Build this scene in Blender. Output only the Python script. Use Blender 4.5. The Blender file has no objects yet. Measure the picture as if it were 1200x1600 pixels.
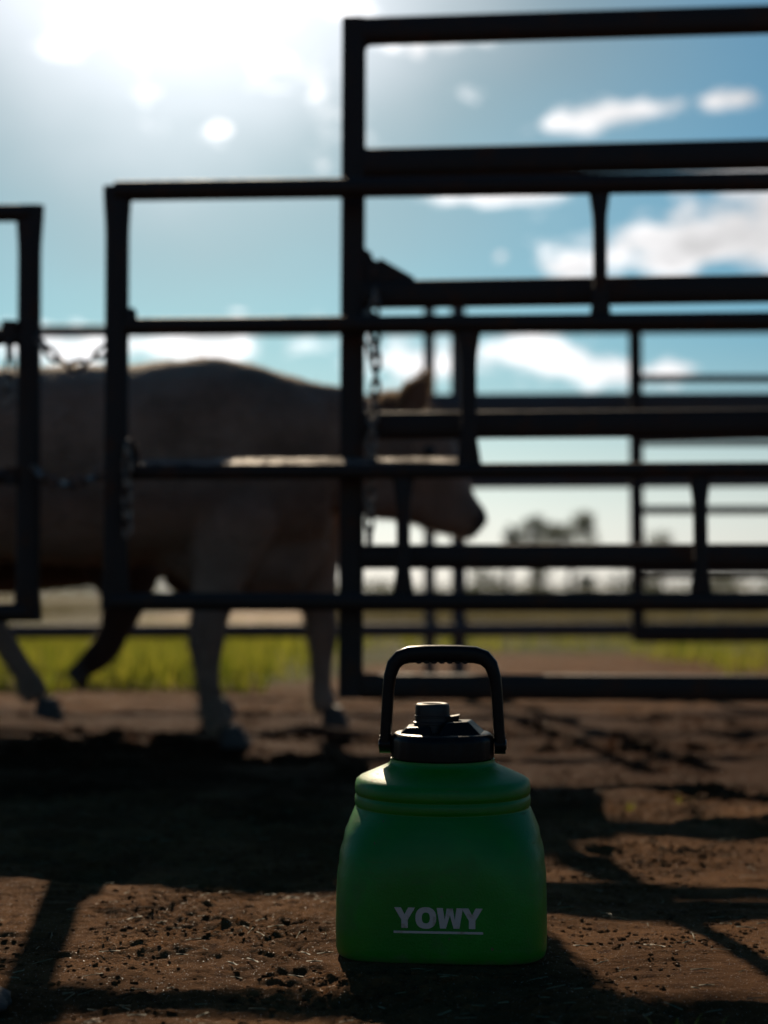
import bpy, bmesh, math, random
import numpy as np
from mathutils import Vector, Matrix, Euler

R = math.radians
random.seed(7)
SC = bpy.context.scene
COL = SC.collection

# ------------------------------------------------------------------ camera
CAM_H, PITCH, F = 0.40, R(3.22), 2222.0
cam = bpy.data.cameras.new('camera')
cam.sensor_fit = 'VERTICAL'; cam.sensor_height = 36.0; cam.sensor_width = 27.0
cam.lens = 50.0; cam.clip_start = 0.05; cam.clip_end = 3000
cam.dof.use_dof = True; cam.dof.focus_distance = 1.56; cam.dof.aperture_fstop = 2.7
camo = bpy.data.objects.new('camera', cam); COL.objects.link(camo)
camo.location = (0, 0, CAM_H); camo.rotation_euler = (R(90) + PITCH, 0, 0)
SC.camera = camo

# ------------------------------------------------------------------ light
SUN_EL, SUN_AZ = R(29.5), R(-8.0)          # azimuth from +Y, negative = to the left
SKY_STRENGTH = 0.05
sun = bpy.data.lights.new('sun', 'SUN'); sun.energy = 5.0; sun.angle = R(0.5); sun.color = (1.0, 0.81, 0.58)
suno = bpy.data.objects.new('sun', sun); COL.objects.link(suno)
SUND = Vector((math.sin(SUN_AZ) * math.cos(SUN_EL), math.cos(SUN_AZ) * math.cos(SUN_EL), math.sin(SUN_EL)))
suno.rotation_euler = (-SUND).to_track_quat('-Z', 'Y').to_euler()
SC.view_settings.view_transform = 'Standard'; SC.view_settings.look = 'None'
SC.view_settings.gamma = 1.0; SC.view_settings.use_curve_mapping = False
SC.view_settings.exposure = 0.2


class NT:
    """tiny node-tree helper"""
    def __init__(s, tree): s.t = tree; s.n = tree.nodes; s.l = tree.links
    def put(s, sock, v):
        if v is None: return
        if hasattr(v, 'is_linked') or hasattr(v, 'links'): s.l.new(v, sock)
        else: sock.default_value = v
    def node(s, typ, ins=None, **kw):
        n = s.n.new(typ)
        for k, v in kw.items(): setattr(n, k, v)
        for k, v in (ins or {}).items(): s.put(n.inputs[k], v)
        return n
    def m(s, op, a, b=None, c=None, clamp=False):
        n = s.n.new('ShaderNodeMath'); n.operation = op; n.use_clamp = clamp
        for i, v in enumerate((a, b, c)):
            if v is not None: s.put(n.inputs[i], v)
        return n.outputs[0]
    def ramp(s, v, lo, hi, a=0.0, b=1.0):
        n = s.n.new('ShaderNodeMapRange'); n.interpolation_type = 'SMOOTHSTEP'
        s.put(n.inputs[0], v); n.inputs[1].default_value = lo; n.inputs[2].default_value = hi
        s.put(n.inputs[3], a); s.put(n.inputs[4], b)
        return n.outputs[0]
    def mix(s, f, a, b, blend='MIX'):
        n = s.n.new('ShaderNodeMix'); n.data_type = 'RGBA'; n.blend_type = blend
        s.put(n.inputs[0], f); s.put(n.inputs[6], a); s.put(n.inputs[7], b)
        return n.outputs[2]
    def noise(s, vec, scale, detail=4.0, rough=0.55, dist=0.0):
        n = s.n.new('ShaderNodeTexNoise')
        if vec is not None: s.l.new(vec, n.inputs['Vector'])
        n.inputs['Scale'].default_value = scale; n.inputs['Detail'].default_value = detail
        n.inputs['Roughness'].default_value = rough; n.inputs['Distortion'].default_value = dist
        return n.outputs['Fac']


def rgba(c): return (c[0], c[1], c[2], 1.0)


def build_world():
    w = bpy.data.worlds.new('World'); SC.world = w; w.use_nodes = True
    g = NT(w.node_tree); g.n.clear()
    sky = g.node('ShaderNodeTexSky', sky_type='NISHITA')
    sky.sun_disc = False; sky.sun_elevation = SUN_EL; sky.sun_rotation = SUN_AZ
    sky.altitude = 300; sky.air_density = 1.0; sky.dust_density = 0.95; sky.ozone_density = 3.0
    tc = g.node('ShaderNodeTexCoord')
    d = tc.outputs['Generated']
    sep = g.node('ShaderNodeSeparateXYZ', {0: d})
    u = g.m('ARCTAN2', sep.outputs[0], sep.outputs[1])
    v = g.m('ARCSINE', sep.outputs[2])
    # stretched direction: clouds are flatter than wide
    st = g.node('ShaderNodeCombineXYZ', {0: u, 1: g.m('MULTIPLY', v, 1.7), 2: 0.37}).outputs[0]
    n1 = g.noise(st, 16.0, 7.0, 0.58)
    n2 = g.noise(st, 4.5, 5.0, 0.55)
    n3 = g.noise(st, 34.0, 4.0, 0.5)
    # named clouds: (azimuth, elevation, half width, half height) in radians
    def A(x, y): return (math.atan((x - 600) / F), (925 - y) / F)
    blobs = []
    for x, y, a, b in ((675, 84, 105, 24), (655, 98, 22, 20), (968, 203, 110, 26), (1170, 195, 65, 20), (805, 316, 140, 14),
                       (1120, 400, 260, 62), (1215, 350, 150, 80), (890, 425, 80, 34), (785, 405, 16, 14),
                       (338, 217, 24, 12), (372, 492, 30, 7),
                       (110, 560, 180, 42), (330, 545, 190, 24), (640, 565, 110, 42), (860, 560, 120, 48), (1000, 590, 130, 26),
                       (310, -70, 330, 200), (90, -60, 150, 110), (430, 0, 150, 110)):
        u0, v0 = A(x, y)
        du = g.m('DIVIDE', g.m('SUBTRACT', u, u0), a / F)
        dv = g.m('DIVIDE', g.m('SUBTRACT', v, v0), b / F)
        r2 = g.m('ADD', g.m('MULTIPLY', du, du), g.m('MULTIPLY', dv, dv))
        blobs.append(g.m('SUBTRACT', 1.0, g.m('SQRT', r2)))
    f = blobs[0]
    for b in blobs[1:]: f = g.m('MAXIMUM', f, b)
    f = g.m('MAXIMUM', f, -2.2)
    # scattered fair-weather cloud over the rest of the sky
    gen = g.m('MULTIPLY', g.m('SUBTRACT', n2, 0.655), 5.0)
    f = g.m('MAXIMUM', f, gen)
    f = g.m('ADD', f, g.m('MULTIPLY', g.m('SUBTRACT', n1, 0.52), 3.0))
    f = g.m('ADD', f, g.m('MULTIPLY', g.m('SUBTRACT', n3, 0.5), 1.8))
    dens = g.ramp(f, -0.05, 0.75)
    # pale haze hugging the horizon
    hz = g.ramp(v, 0.0, 0.20, 0.75, 0.0)
    skyc = g.node('ShaderNodeHueSaturation', {'Saturation': 1.32, 'Value': 1.0, 'Color': sky.outputs['Color']}).outputs[0]
    skyc = g.mix(1.0, skyc, (0.66, 1.05, 1.0, 1), 'MULTIPLY')
    lum = g.node('ShaderNodeRGBToBW', {0: skyc}).outputs[0]
    hazec = g.node('ShaderNodeCombineColor', {0: g.m('MULTIPLY', lum, 1.42), 1: g.m('MULTIPLY', lum, 1.30), 2: g.m('MULTIPLY', lum, 1.32)}).outputs[0]
    skyc = g.mix(hz, skyc, hazec)
    # thin high veil of cloud around the sun
    dot = g.node('ShaderNodeVectorMath', {0: d, 1: tuple(SUND)}, operation='DOT_PRODUCT').outputs['Value']
    ang = g.m('ADD', g.m('ARCCOSINE', dot), g.m('MULTIPLY', g.m('SUBTRACT', n2, 0.5), 0.10))
    veil = g.ramp(ang, 0.10, 0.42, 0.95, 0.0)
    vl = g.m('MULTIPLY', lum, g.ramp(ang, 0.14, 0.29, 1.6, 0.66))
    veilc = g.node('ShaderNodeCombineColor', {0: g.m('MULTIPLY', vl, 0.97), 1: g.m('MULTIPLY', vl, 1.0), 2: g.m('MULTIPLY', vl, 1.07)}).outputs[0]
    skyc = g.mix(veil, skyc, veilc)
    sh = g.ramp(n3, 0.35, 0.7, 1.75, 2.5)
    sh = g.m('MULTIPLY', sh, g.ramp(f, 0.55, 1.5, 1.0, 0.62))      # backlit cloud: bright rims, greyer cores
    cl = g.m('ADD', g.m('MULTIPLY', lum, sh), 2.0)
    cloudc = g.node('ShaderNodeCombineColor', {0: g.m('MULTIPLY', cl, 1.0), 1: g.m('MULTIPLY', cl, 0.99), 2: g.m('MULTIPLY', cl, 1.0)}).outputs[0]
    out = g.mix(dens, skyc, cloudc)
    bg = g.node('ShaderNodeBackground', {'Color': out, 'Strength': SKY_STRENGTH})
    wo = g.node('ShaderNodeOutputWorld', {'Surface': bg.outputs[0]})


build_world()


# ------------------------------------------------------------------ helpers
def at(x, y, Y):
    """point of the photograph (1200x1600 pixels) at the distance Y ahead of the camera"""
    a, b = (x - 600) / F, (800 - y) / F
    dx, dy, dz = a, math.cos(PITCH) - b * math.sin(PITCH), math.sin(PITCH) + b * math.cos(PITCH)
    t = Y / dy
    return Vector((dx * t, Y, CAM_H + dz * t))


class MB:
    def __init__(s): s.v = []; s.f = []
    def add(s, verts, faces):
        o = len(s.v); s.v += [tuple(p) for p in verts]; s.f += [[i + o for i in f] for f in faces]
    def loft(s, st, n=12, cap=True):
        """st: list of (centre, axis u, axis v, ru, rv, exponent)"""
        vs = []
        for c, U, V, ru, rv, e in st:
            c, U, V = Vector(c), Vector(U), Vector(V)
            for k in range(n):
                t = 2 * math.pi * (k + 0.5) / n
                ct, sn = math.cos(t), math.sin(t)
                p = 2.0 / e
                vs.append(c + U * (ru * math.copysign(abs(ct) ** p, ct)) + V * (rv * math.copysign(abs(sn) ** p, sn)))
        fs = []
        for i in range(len(st) - 1):
            for k in range(n):
                a, b = i * n + k, i * n + (k + 1) % n
                fs.append([a, b, b + n, a + n])
        if cap:
            fs.append(list(range(n))[::-1]); fs.append([(len(st) - 1) * n + k for k in range(n)])
        s.add(vs, fs)
    def tube(s, pts, r, n=8, closed=False):
        pts = [Vector(p) for p in pts]; N = len(pts)
        rr = r if isinstance(r, (list, tuple)) else [r] * N
        up = None; vs = []
        for i, p in enumerate(pts):
            a = pts[(i - 1) % N] if (closed or i > 0) else p
            b = pts[(i + 1) % N] if (closed or i < N - 1) else p
            t = (b - a).normalized()
            if up is None:
                up = Vector((0, 0, 1)) if abs(t.z) < 0.8 else Vector((0, 1, 0))
            U = t.cross(up).normalized(); V = U.cross(t).normalized(); up = V
            for k in range(n):
                an = 2 * math.pi * k / n
                vs.append(p + (U * math.cos(an) + V * math.sin(an)) * rr[i])
        fs = []
        for i in range(N if closed else N - 1):
            j = (i + 1) % N
            for k in range(n):
                fs.append([i * n + k, i * n + (k + 1) % n, j * n + (k + 1) % n, j * n + k])
        if not closed:
            fs.append(list(range(n))[::-1]); fs.append([(N - 1) * n + k for k in range(n)])
        s.add(vs, fs)
    def prism(s, poly, U, V, W, o, t):
        """polygon (a,b) in the plane U,V at o, extruded by t along W"""
        o, U, V, W = Vector(o), Vector(U), Vector(V), Vector(W); n = len(poly)
        vs = [o + U * a + V * b for a, b in poly] + [o + U * a + V * b + W * t for a, b in poly]
        fs = [list(range(n))[::-1], [n + i for i in range(n)]]
        for i in range(n): fs.append([i, (i + 1) % n, n + (i + 1) % n, n + i])
        s.add(vs, fs)
    def mesh(s, name, smooth=True, angle=40):
        me = bpy.data.meshes.new(name); me.from_pydata(s.v, [], s.f); me.update()
        bm = bmesh.new(); bm.from_mesh(me); bmesh.ops.recalc_face_normals(bm, faces=bm.faces)
        if smooth:
            for e in bm.edges:
                e.smooth = not (len(e.link_faces) == 2 and e.calc_face_angle(0) > R(angle))
            for f in bm.faces: f.smooth = True
        bm.to_mesh(me); bm.free()
        return me
    def build(s, name, mat, parent=None, smooth=True, angle=40, bevel=0.0):
        o = bpy.data.objects.new(name, s.mesh(name, smooth, angle)); COL.objects.link(o)
        o.data.materials.append(mat)
        if parent: o.parent = parent
        if bevel:
            b = o.modifiers.new('bevel', 'BEVEL'); b.width = bevel; b.segments = 2; b.limit_method = 'ANGLE'; b.angle_limit = R(35)
        return o


def link_mesh(name, me, mat=None, parent=None):
    o = bpy.data.objects.new(name, me); COL.objects.link(o)
    if mat and not me.materials: me.materials.append(mat)
    if parent: o.parent = parent
    return o


def empty(name, loc=(0, 0, 0)):
    o = bpy.data.objects.new(name, None); COL.objects.link(o); o.location = loc; o.empty_display_size = 0.1
    return o


def tag(o, label=None, cat=None, group=None, kind=None):
    if label: o['label'] = label
    if cat: o['category'] = cat
    if group: o['group'] = group
    if kind: o['kind'] = kind
    return o


def keep(root, *objs):
    """parent world-space meshes under a root that stands at its own base"""
    for o in objs:
        o.parent = root
        o.matrix_parent_inverse = Matrix.Translation(-Vector(root.location))


# ------------------------------------------------------------------ materials
def mat(name, col, rough=0.6, col2=None, nscale=8.0, lo=0.4, hi=0.65, bump=0.0, bscale=60.0, metal=0.0, spec=0.5, rough2=None, extra=None):
    m = bpy.data.materials.new(name); m.use_nodes = True
    g = NT(m.node_tree); b = g.n['Principled BSDF']
    tc = g.node('ShaderNodeTexCoord').outputs['Object']
    c = rgba(col)
    if col2 is not None:
        f = g.ramp(g.noise(tc, nscale, 6.0, 0.6), lo, hi)
        c = g.mix(f, rgba(col), rgba(col2))
        if rough2 is not None: g.put(b.inputs['Roughness'], g.ramp(f, 0, 1, rough, rough2))
    if rough2 is None: b.inputs['Roughness'].default_value = rough
    g.put(b.inputs['Base Color'], c)
    b.inputs['Metallic'].default_value = metal
    b.inputs['Specular IOR Level'].default_value = spec
    if bump:
        bn = g.node('ShaderNodeBump', {'Height': g.noise(tc, bscale, 5.0, 0.6), 'Strength': bump, 'Distance': 0.01})
        g.l.new(bn.outputs[0], b.inputs['Normal'])
    if extra: extra(g, b, tc)
    return m


M = {}
M['pipe'] = mat('painted_pipe', (0.020, 0.011, 0.007), 0.66, (0.055, 0.022, 0.010), 14, 0.5, 0.72, 0.25, 90, spec=0.35, rough2=0.85)
M['pipe_far'] = mat('grey_pipe', (0.06, 0.058, 0.06), 0.6, (0.07, 0.045, 0.035), 9, 0.5, 0.75, 0.2, 60, spec=0.35)
M['bare'] = mat('bare_steel', (0.12, 0.085, 0.07), 0.66, (0.05, 0.024, 0.014), 24, 0.38, 0.60, 0.3, 120, metal=0.1, rough2=0.85)
M['chain'] = mat('chain_steel', (0.16, 0.135, 0.12), 0.36, (0.08, 0.045, 0.03), 60, 0.45, 0.65, metal=0.8, rough2=0.65)
M['black'] = mat('black_plastic', (0.0045, 0.0042, 0.0045), 0.34, (0.016, 0.011, 0.008), 30, 0.6, 0.8, 0.05, 250, spec=0.12, rough2=0.6)
M['worn_black'] = mat('worn_black_plastic', (0.0045, 0.0042, 0.0045), 0.5, (0.012, 0.009, 0.007), 40, 0.5, 0.8, spec=0.4)
M['bolt'] = mat('bolt_metal', (0.35, 0.33, 0.31), 0.35, (0.15, 0.12, 0.1), 120, 0.45, 0.6, metal=0.8)
M['letter'] = mat('white_print', (0.52, 0.37, 0.31), 0.75, (0.30, 0.17, 0.10), 70, 0.52, 0.75)
M['hoof'] = mat('hoof', (0.025, 0.02, 0.018), 0.6, (0.07, 0.045, 0.03), 40, 0.5, 0.7)
M['eye'] = mat('eye', (0.012, 0.008, 0.006), 0.12)
M['bark'] = mat('bark', (0.05, 0.04, 0.032), 0.9, (0.09, 0.07, 0.055), 12, bump=0.4)
M['stone'] = mat('stone', (0.05, 0.033, 0.025), 0.8, (0.035, 0.018, 0.010), 30, 0.42, 0.62, 0.6, 60)


def jug_extra(g, b, tc):
    # dusty film and small mud specks on the moulded plastic
    base = g.mix(g.ramp(g.noise(tc, 9, 5, 0.6), 0.4, 0.7), (0.002, 0.135, 0.004, 1), (0.003, 0.180, 0.006, 1))
    sp = g.ramp(g.noise(tc, 150, 2, 0.5), 0.70, 0.76)
    sp = g.m('MULTIPLY', sp, g.ramp(g.noise(tc, 22, 3, 0.5), 0.48, 0.62))
    dust = g.m('MULTIPLY', g.ramp(g.noise(tc, 16, 8, 0.7, 0.6), 0.50, 0.80), 0.45)
    zz = g.node('ShaderNodeSeparateXYZ', {0: tc}).outputs[2]
    splash = g.m('MULTIPLY', g.ramp(g.m('ADD', zz, g.m('MULTIPLY', g.noise(tc, 45, 5, 0.65), 0.035)), 0.030, 0.012), 0.6)   # soil knocked up round the foot
    dust = g.m('MAXIMUM', dust, splash)
    scr = g.m('MULTIPLY', g.ramp(g.noise(g.node('ShaderNodeMapping', {'Vector': tc, 'Rotation': (0.3, 0.5, 0.2), 'Scale': (1, 1, 14)}).outputs[0], 26, 4, 0.6), 0.66, 0.70), 0.35)
    dust = g.m('MAXIMUM', dust, scr)
    c = g.mix(dust, base, (0.10, 0.075, 0.040, 1))
    c = g.mix(sp, c, (0.14, 0.06, 0.035, 1))
    g.put(b.inputs['Base Color'], c)
    g.put(b.inputs['Roughness'], g.m('ADD', 0.42, g.m('ADD', g.m('MULTIPLY', dust, 0.7), g.m('MULTIPLY', sp, 0.3))))
    b.inputs['Specular IOR Level'].default_value = 0.36
    b.inputs['Subsurface Weight'].default_value = 0.22
    b.inputs['Subsurface Radius'].default_value = (0.3, 1.0, 0.3)
    b.inputs['Subsurface Scale'].default_value = 0.006
    bn = g.node('ShaderNodeBump', {'Height': g.m('ADD', g.noise(tc, 420, 3, 0.6), g.m('MULTIPLY', g.noise(tc, 35, 3, 0.5), 1.6)), 'Strength': 0.10, 'Distance': 0.004})
    g.l.new(bn.outputs[0], b.inputs['Normal'])


M['jug'] = mat('green_plastic', (0.006, 0.17, 0.03), 0.38, extra=jug_extra)


def coat(name, c1, c2, nose=None):
    def ex(g, b, tc):
        if nose:                                       # dark bare skin of the muzzle
            dd = g.node('ShaderNodeVectorMath', {0: tc, 1: nose}, operation='DISTANCE').outputs['Value']
            dd = g.m('ADD', dd, g.m('MULTIPLY', g.noise(tc, 40, 3, 0.6), 0.02))
            old = b.inputs['Base Color'].links[0].from_socket
            g.put(b.inputs['Base Color'], g.mix(g.ramp(dd, 0.085, 0.060), old, (0.018, 0.014, 0.013, 1)))
        b.inputs['Sheen Weight'].default_value = 0.35
        b.inputs['Sheen Roughness'].default_value = 0.4
        b.inputs['Sheen Tint'].default_value = (1, 0.85, 0.65, 1)
    return mat(name, c1, 0.8, c2, 5.0, 0.38, 0.68, 0.5, 130, spec=0.25, extra=ex)


M['cream'] = coat('cream_hide', (0.30, 0.195, 0.14), (0.17, 0.105, 0.072), (.275, 3.85, .575))
M['brown'] = coat('brown_hide', (0.045, 0.022, 0.014), (0.028, 0.014, 0.010))


def foliage(name, c1, c2, trans):
    m = bpy.data.materials.new(name); m.use_nodes = True
    g = NT(m.node_tree); b = g.n['Principled BSDF']
    info = g.node('ShaderNodeNewGeometry')
    c = g.mix(info.outputs['Random Per Island'], rgba(c1), rgba(c2))
    g.put(b.inputs['Base Color'], c); b.inputs['Roughness'].default_value = 0.55
    b.inputs['Specular IOR Level'].default_value = 0.3
    t = g.node('ShaderNodeBsdfTranslucent', {'Color': c})
    mx = g.node('ShaderNodeMixShader', {0: trans, 1: b.outputs[0], 2: t.outputs[0]})
    g.l.new(mx.outputs[0], g.n['Material Output'].inputs[0])
    return m


M['grass'] = foliage('grass_blades', (0.10, 0.14, 0.008), (0.34, 0.31, 0.040), 0.55)
M['straw'] = foliage('dry_grass', (0.13, 0.105, 0.045), (0.18, 0.15, 0.07), 0.35)
M['leaf'] = foliage('tree_leaves', (0.08, 0.09, 0.045), (0.13, 0.14, 0.08), 0.5)  # leaves paled: distance haze is put into their colour
M['cream_hair'] = foliage('cream_hair', (0.24, 0.18, 0.13), (0.40, 0.30, 0.20), 0.4)
M['brown_hair'] = foliage('brown_hair', (0.05, 0.025, 0.014), (0.08, 0.04, 0.02), 0.3)


# ------------------------------------------------------------------ ground
def vnoise(x, y, seed):
    """smooth gradient-ish value noise on numpy arrays"""
    xi, yi = np.floor(x).astype(np.int64), np.floor(y).astype(np.int64)
    xf, yf = x - xi, y - yi
    def h(a, b):
        n = (a * 374761393 + b * 668265263 + seed * 982451653) & 0x7fffffff
        n = ((n ^ (n >> 13)) * 1274126177) & 0x7fffffff
        return ((n ^ (n >> 16)) & 0xffff) / 65535.0
    sx, sy = xf * xf * xf * (xf * (xf * 6 - 15) + 10), yf * yf * yf * (yf * (yf * 6 - 15) + 10)
    a, b, c, d = h(xi, yi), h(xi + 1, yi), h(xi, yi + 1), h(xi + 1, yi + 1)
    return (a + (b - a) * sx) + ((c + (d - c) * sx) - (a + (b - a) * sx)) * sy - 0.5


def rot(x, y, a): return x * math.cos(a) - y * math.sin(a), x * math.sin(a) + y * math.cos(a)


JUG = Vector((0.0678, 1.662, 0.0))


def ground_z(X, Y):
    X = np.asarray(X, float); Y = np.asarray(Y, float)
    z = np.zeros_like(X)
    wx = X + 0.05 * vnoise(X / 0.11, Y / 0.11, 41); wy = Y + 0.05 * vnoise(X / 0.11, Y / 0.11, 42)
    for i, (s, a) in enumerate(((0.9, 0.020), (0.31, 0.014), (0.13, 0.011))):
        rx, ry = rot(X, Y, 0.7 * i + 0.3)
        z += a * vnoise(rx / s, ry / s, 11 + i)
    # trampled clods: billowed noise that comes in patches
    yard = np.clip(1 - np.abs(Y - 4.0) / 1.6, 0, 1)
    patch = np.clip(vnoise(X / 0.22, Y / 0.22, 77) * 2.2 + 0.55, 0.12, 1)
    for i, (s, a) in enumerate(((0.12, 0.0070), (0.058, 0.0050), (0.030, 0.0046), (0.017, 0.0048), (0.010, 0.0040))):
        rx, ry = rot(wx, wy, 1.1 * i + 0.5)
        z += patch * (1 + 2.4 * yard) * a * (2 * np.abs(vnoise(rx / s, ry / s, 21 + i)) - 0.5)
    z += 0.007 * vnoise(wx / 0.22, wy / 0.030, 91) * patch + 0.004 * vnoise(wx / 0.07, wy / 0.013, 92)   # scuffed ridges
    # hoof prints
    rng = np.random.RandomState(5)
    for k in range(90):
        hx, hy = rng.uniform(-1.7, 1.7), rng.uniform(1.2, 5.0)
        r = rng.uniform(0.035, 0.06); d = rng.uniform(0.006, 0.016)
        an = rng.uniform(0, 3.14)
        if (hx - JUG.x) ** 2 + (hy - JUG.y) ** 2 < 0.05: continue
        dx, dy = rot(X - hx, Y - hy, an); q = (dx / r) ** 2 + (dy / (r * 1.3)) ** 2
        z += np.where(q < 9, -d * np.exp(-q * 1.2) + 0.45 * d * np.exp(-(np.sqrt(q) - 1.5) ** 2 * 4), 0)
    far = np.clip((Y - 3.0) / 6.0, 0, 1)
    z *= 1 - 0.55 * far
    j = np.clip(1 - (np.maximum(np.abs(X - JUG.x), np.abs(Y - JUG.y)) - 0.10) / 0.07, 0, 1)
    z = z * (1 - 0.85 * j) + 0.001 * j
    fade = np.clip((np.hypot(X, Y) - 20) / 60, 0, 1)
    z = z * (1 - fade) + fade * 0.25 * vnoise(X / 40, Y / 40, 9)
    return z


def axis(dense_lo, dense_hi, step, lo, hi, grow):
    c = list(np.arange(dense_lo, dense_hi + 1e-9, step))
    s, p = step, c[-1]
    while p < hi: s *= grow; p += s; c.append(p)
    s, p, d = step, c[0], []
    while p > lo: s *= grow; p -= s; d.append(p)
    return np.array(d[::-1] + c)


def make_ground():
    xs = axis(-0.80, 0.80, 0.0038, -3.0, 3.0, 1.03)
    xo = axis(0, 0.05, 0.05, 0, 900, 1.10)[1:]; xs = np.concatenate([(xs[0] - xo)[::-1], xs, xs[-1] + xo])
    ys = np.concatenate([axis(1.20, 2.35, 0.0034, -300, 6.0, 1.008), 6.0 + axis(0, 0.03, 0.03, 0, 40, 1.03)[1:]])
    ys = np.concatenate([ys[ys < 40], axis(40, 41, 0.6, 40, 1500, 1.09)[0:]])
    ys = np.unique(np.round(ys, 5)); ys = ys[ys > -320]
    # thin out the rows behind the camera
    back = ys[ys < 0.6]; ys = np.concatenate([back[::6], ys[ys >= 0.6]])
    X, Y = np.meshgrid(xs, ys)
    Z = ground_z(X, Y)
    nx, ny = len(xs), len(ys)
    co = np.stack([X, Y, Z], -1).reshape(-1, 3).astype(np.float32)
    i = np.arange((nx) * (ny)).reshape(ny, nx)
    q = np.stack([i[:-1, :-1], i[:-1, 1:], i[1:, 1:], i[1:, :-1]], -1).reshape(-1, 4).astype(np.int32)
    me = bpy.data.meshes.new('ground')
    me.vertices.add(len(co)); me.vertices.foreach_set('co', co.ravel())
    me.loops.add(q.size); me.loops.foreach_set('vertex_index', q.ravel())
    me.polygons.add(len(q)); me.polygons.foreach_set('loop_start', np.arange(0, q.size, 4, dtype=np.int32))
    me.polygons.foreach_set('use_smooth', np.ones(len(q), bool))
    me.update(calc_edges=True); me.validate()
    m = bpy.data.materials.new('trampled_earth'); m.use_nodes = True
    g = NT(m.node_tree); b = g.n['Principled BSDF']
    tc = g.node('ShaderNodeTexCoord').outputs['Object']
    sep = g.node('ShaderNodeSeparateXYZ', {0: tc})
    x, y = sep.outputs[0], sep.outputs[1]
    dirt = g.mix(g.ramp(g.noise(tc, 5, 8, 0.65), 0.35, 0.68), (0.096, 0.042, 0.0145, 1), (0.188, 0.087, 0.033, 1))
    dirt = g.mix(g.ramp(g.noise(tc, 60, 6, 0.7), 0.50, 0.72), dirt, (0.048, 0.017, 0.006, 1))
    speck = g.ramp(g.noise(tc, 480, 2, 0.5), 0.66, 0.72)
    dirt = g.mix(speck, dirt, (0.24, 0.16, 0.11, 1))
    # shaded faces of the clods, painted dark into the yard's soil colour
    clod_shade = g.m('ADD', g.ramp(g.m('ABSOLUTE', g.m('SUBTRACT', y, 3.85)), 0.6, 1.6, 0.36, -0.2), g.noise(tc, 2.6, 7, 0.62))
    dirt = g.mix(g.ramp(clod_shade, 0.44, 0.74, 0.0, 0.92), dirt, (0.048, 0.0175, 0.0060, 1))
    # paddock beyond the yard: turf, then dry grass
    wob = g.m('MULTIPLY', g.m('SUBTRACT', g.noise(tc, 0.55, 4, 0.6), 0.5), 3.0)
    edge = g.m('ADD', y, wob)
    edge = g.m('SUBTRACT', edge, g.m('MULTIPLY', g.ramp(x, -0.6, 0.6), 3.0))
    gm = g.ramp(edge, 5.9, 6.7)
    turf = g.mix(g.ramp(g.noise(tc, 1.6, 6, 0.6), 0.35, 0.65), (0.050, 0.055, 0.010, 1), (0.085, 0.075, 0.022, 1))
    far = g.mix(g.ramp(g.noise(tc, 0.16, 6, 0.65), 0.4, 0.62), (0.085, 0.070, 0.030, 1), (0.050, 0.044, 0.018, 1))
    # pale bare sand pan out in the paddock
    sx = g.m('DIVIDE', g.m('ADD', x, 2.1), 1.6); sy = g.m('DIVIDE', g.m('SUBTRACT', y, 22.5), 6.0)
    pan = g.ramp(g.m('ADD', g.m('ADD', g.m('MULTIPLY', sx, sx), g.m('MULTIPLY', sy, sy)), wob), 1.5, 0.3)
    far = g.mix(pan, far, (0.46, 0.34, 0.23, 1))
    grass = g.mix(g.ramp(g.m('ADD', y, wob), 11.5, 14.5), turf, far)
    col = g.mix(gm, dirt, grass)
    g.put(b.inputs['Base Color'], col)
    g.put(b.inputs['Roughness'], g.m('SUBTRACT', 0.9, g.m('MULTIPLY', speck, 0.62)))
    g.put(b.inputs['Specular IOR Level'], g.m('ADD', 0.03, g.m('MULTIPLY', speck, 0.9)))
    h = g.m('ADD', g.noise(tc, 330, 6, 0.75), g.m('MULTIPLY', g.noise(tc, 90, 4, 0.65), 1.3))
    bn = g.node('ShaderNodeBump', {'Height': h, 'Strength': 1.0, 'Distance': 0.008})
    g.l.new(bn.outputs[0], b.inputs['Normal'])
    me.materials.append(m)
    o = bpy.data.objects.new('ground', me); COL.objects.link(o)
    tag(o, kind='structure'); o['label'] = 'trampled reddish brown dirt of the cattle yard running out to paddock'
    M['dirt'] = m
    return o


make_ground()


def gz(x, y): return float(ground_z(np.array([x]), np.array([y]))[0])


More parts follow.
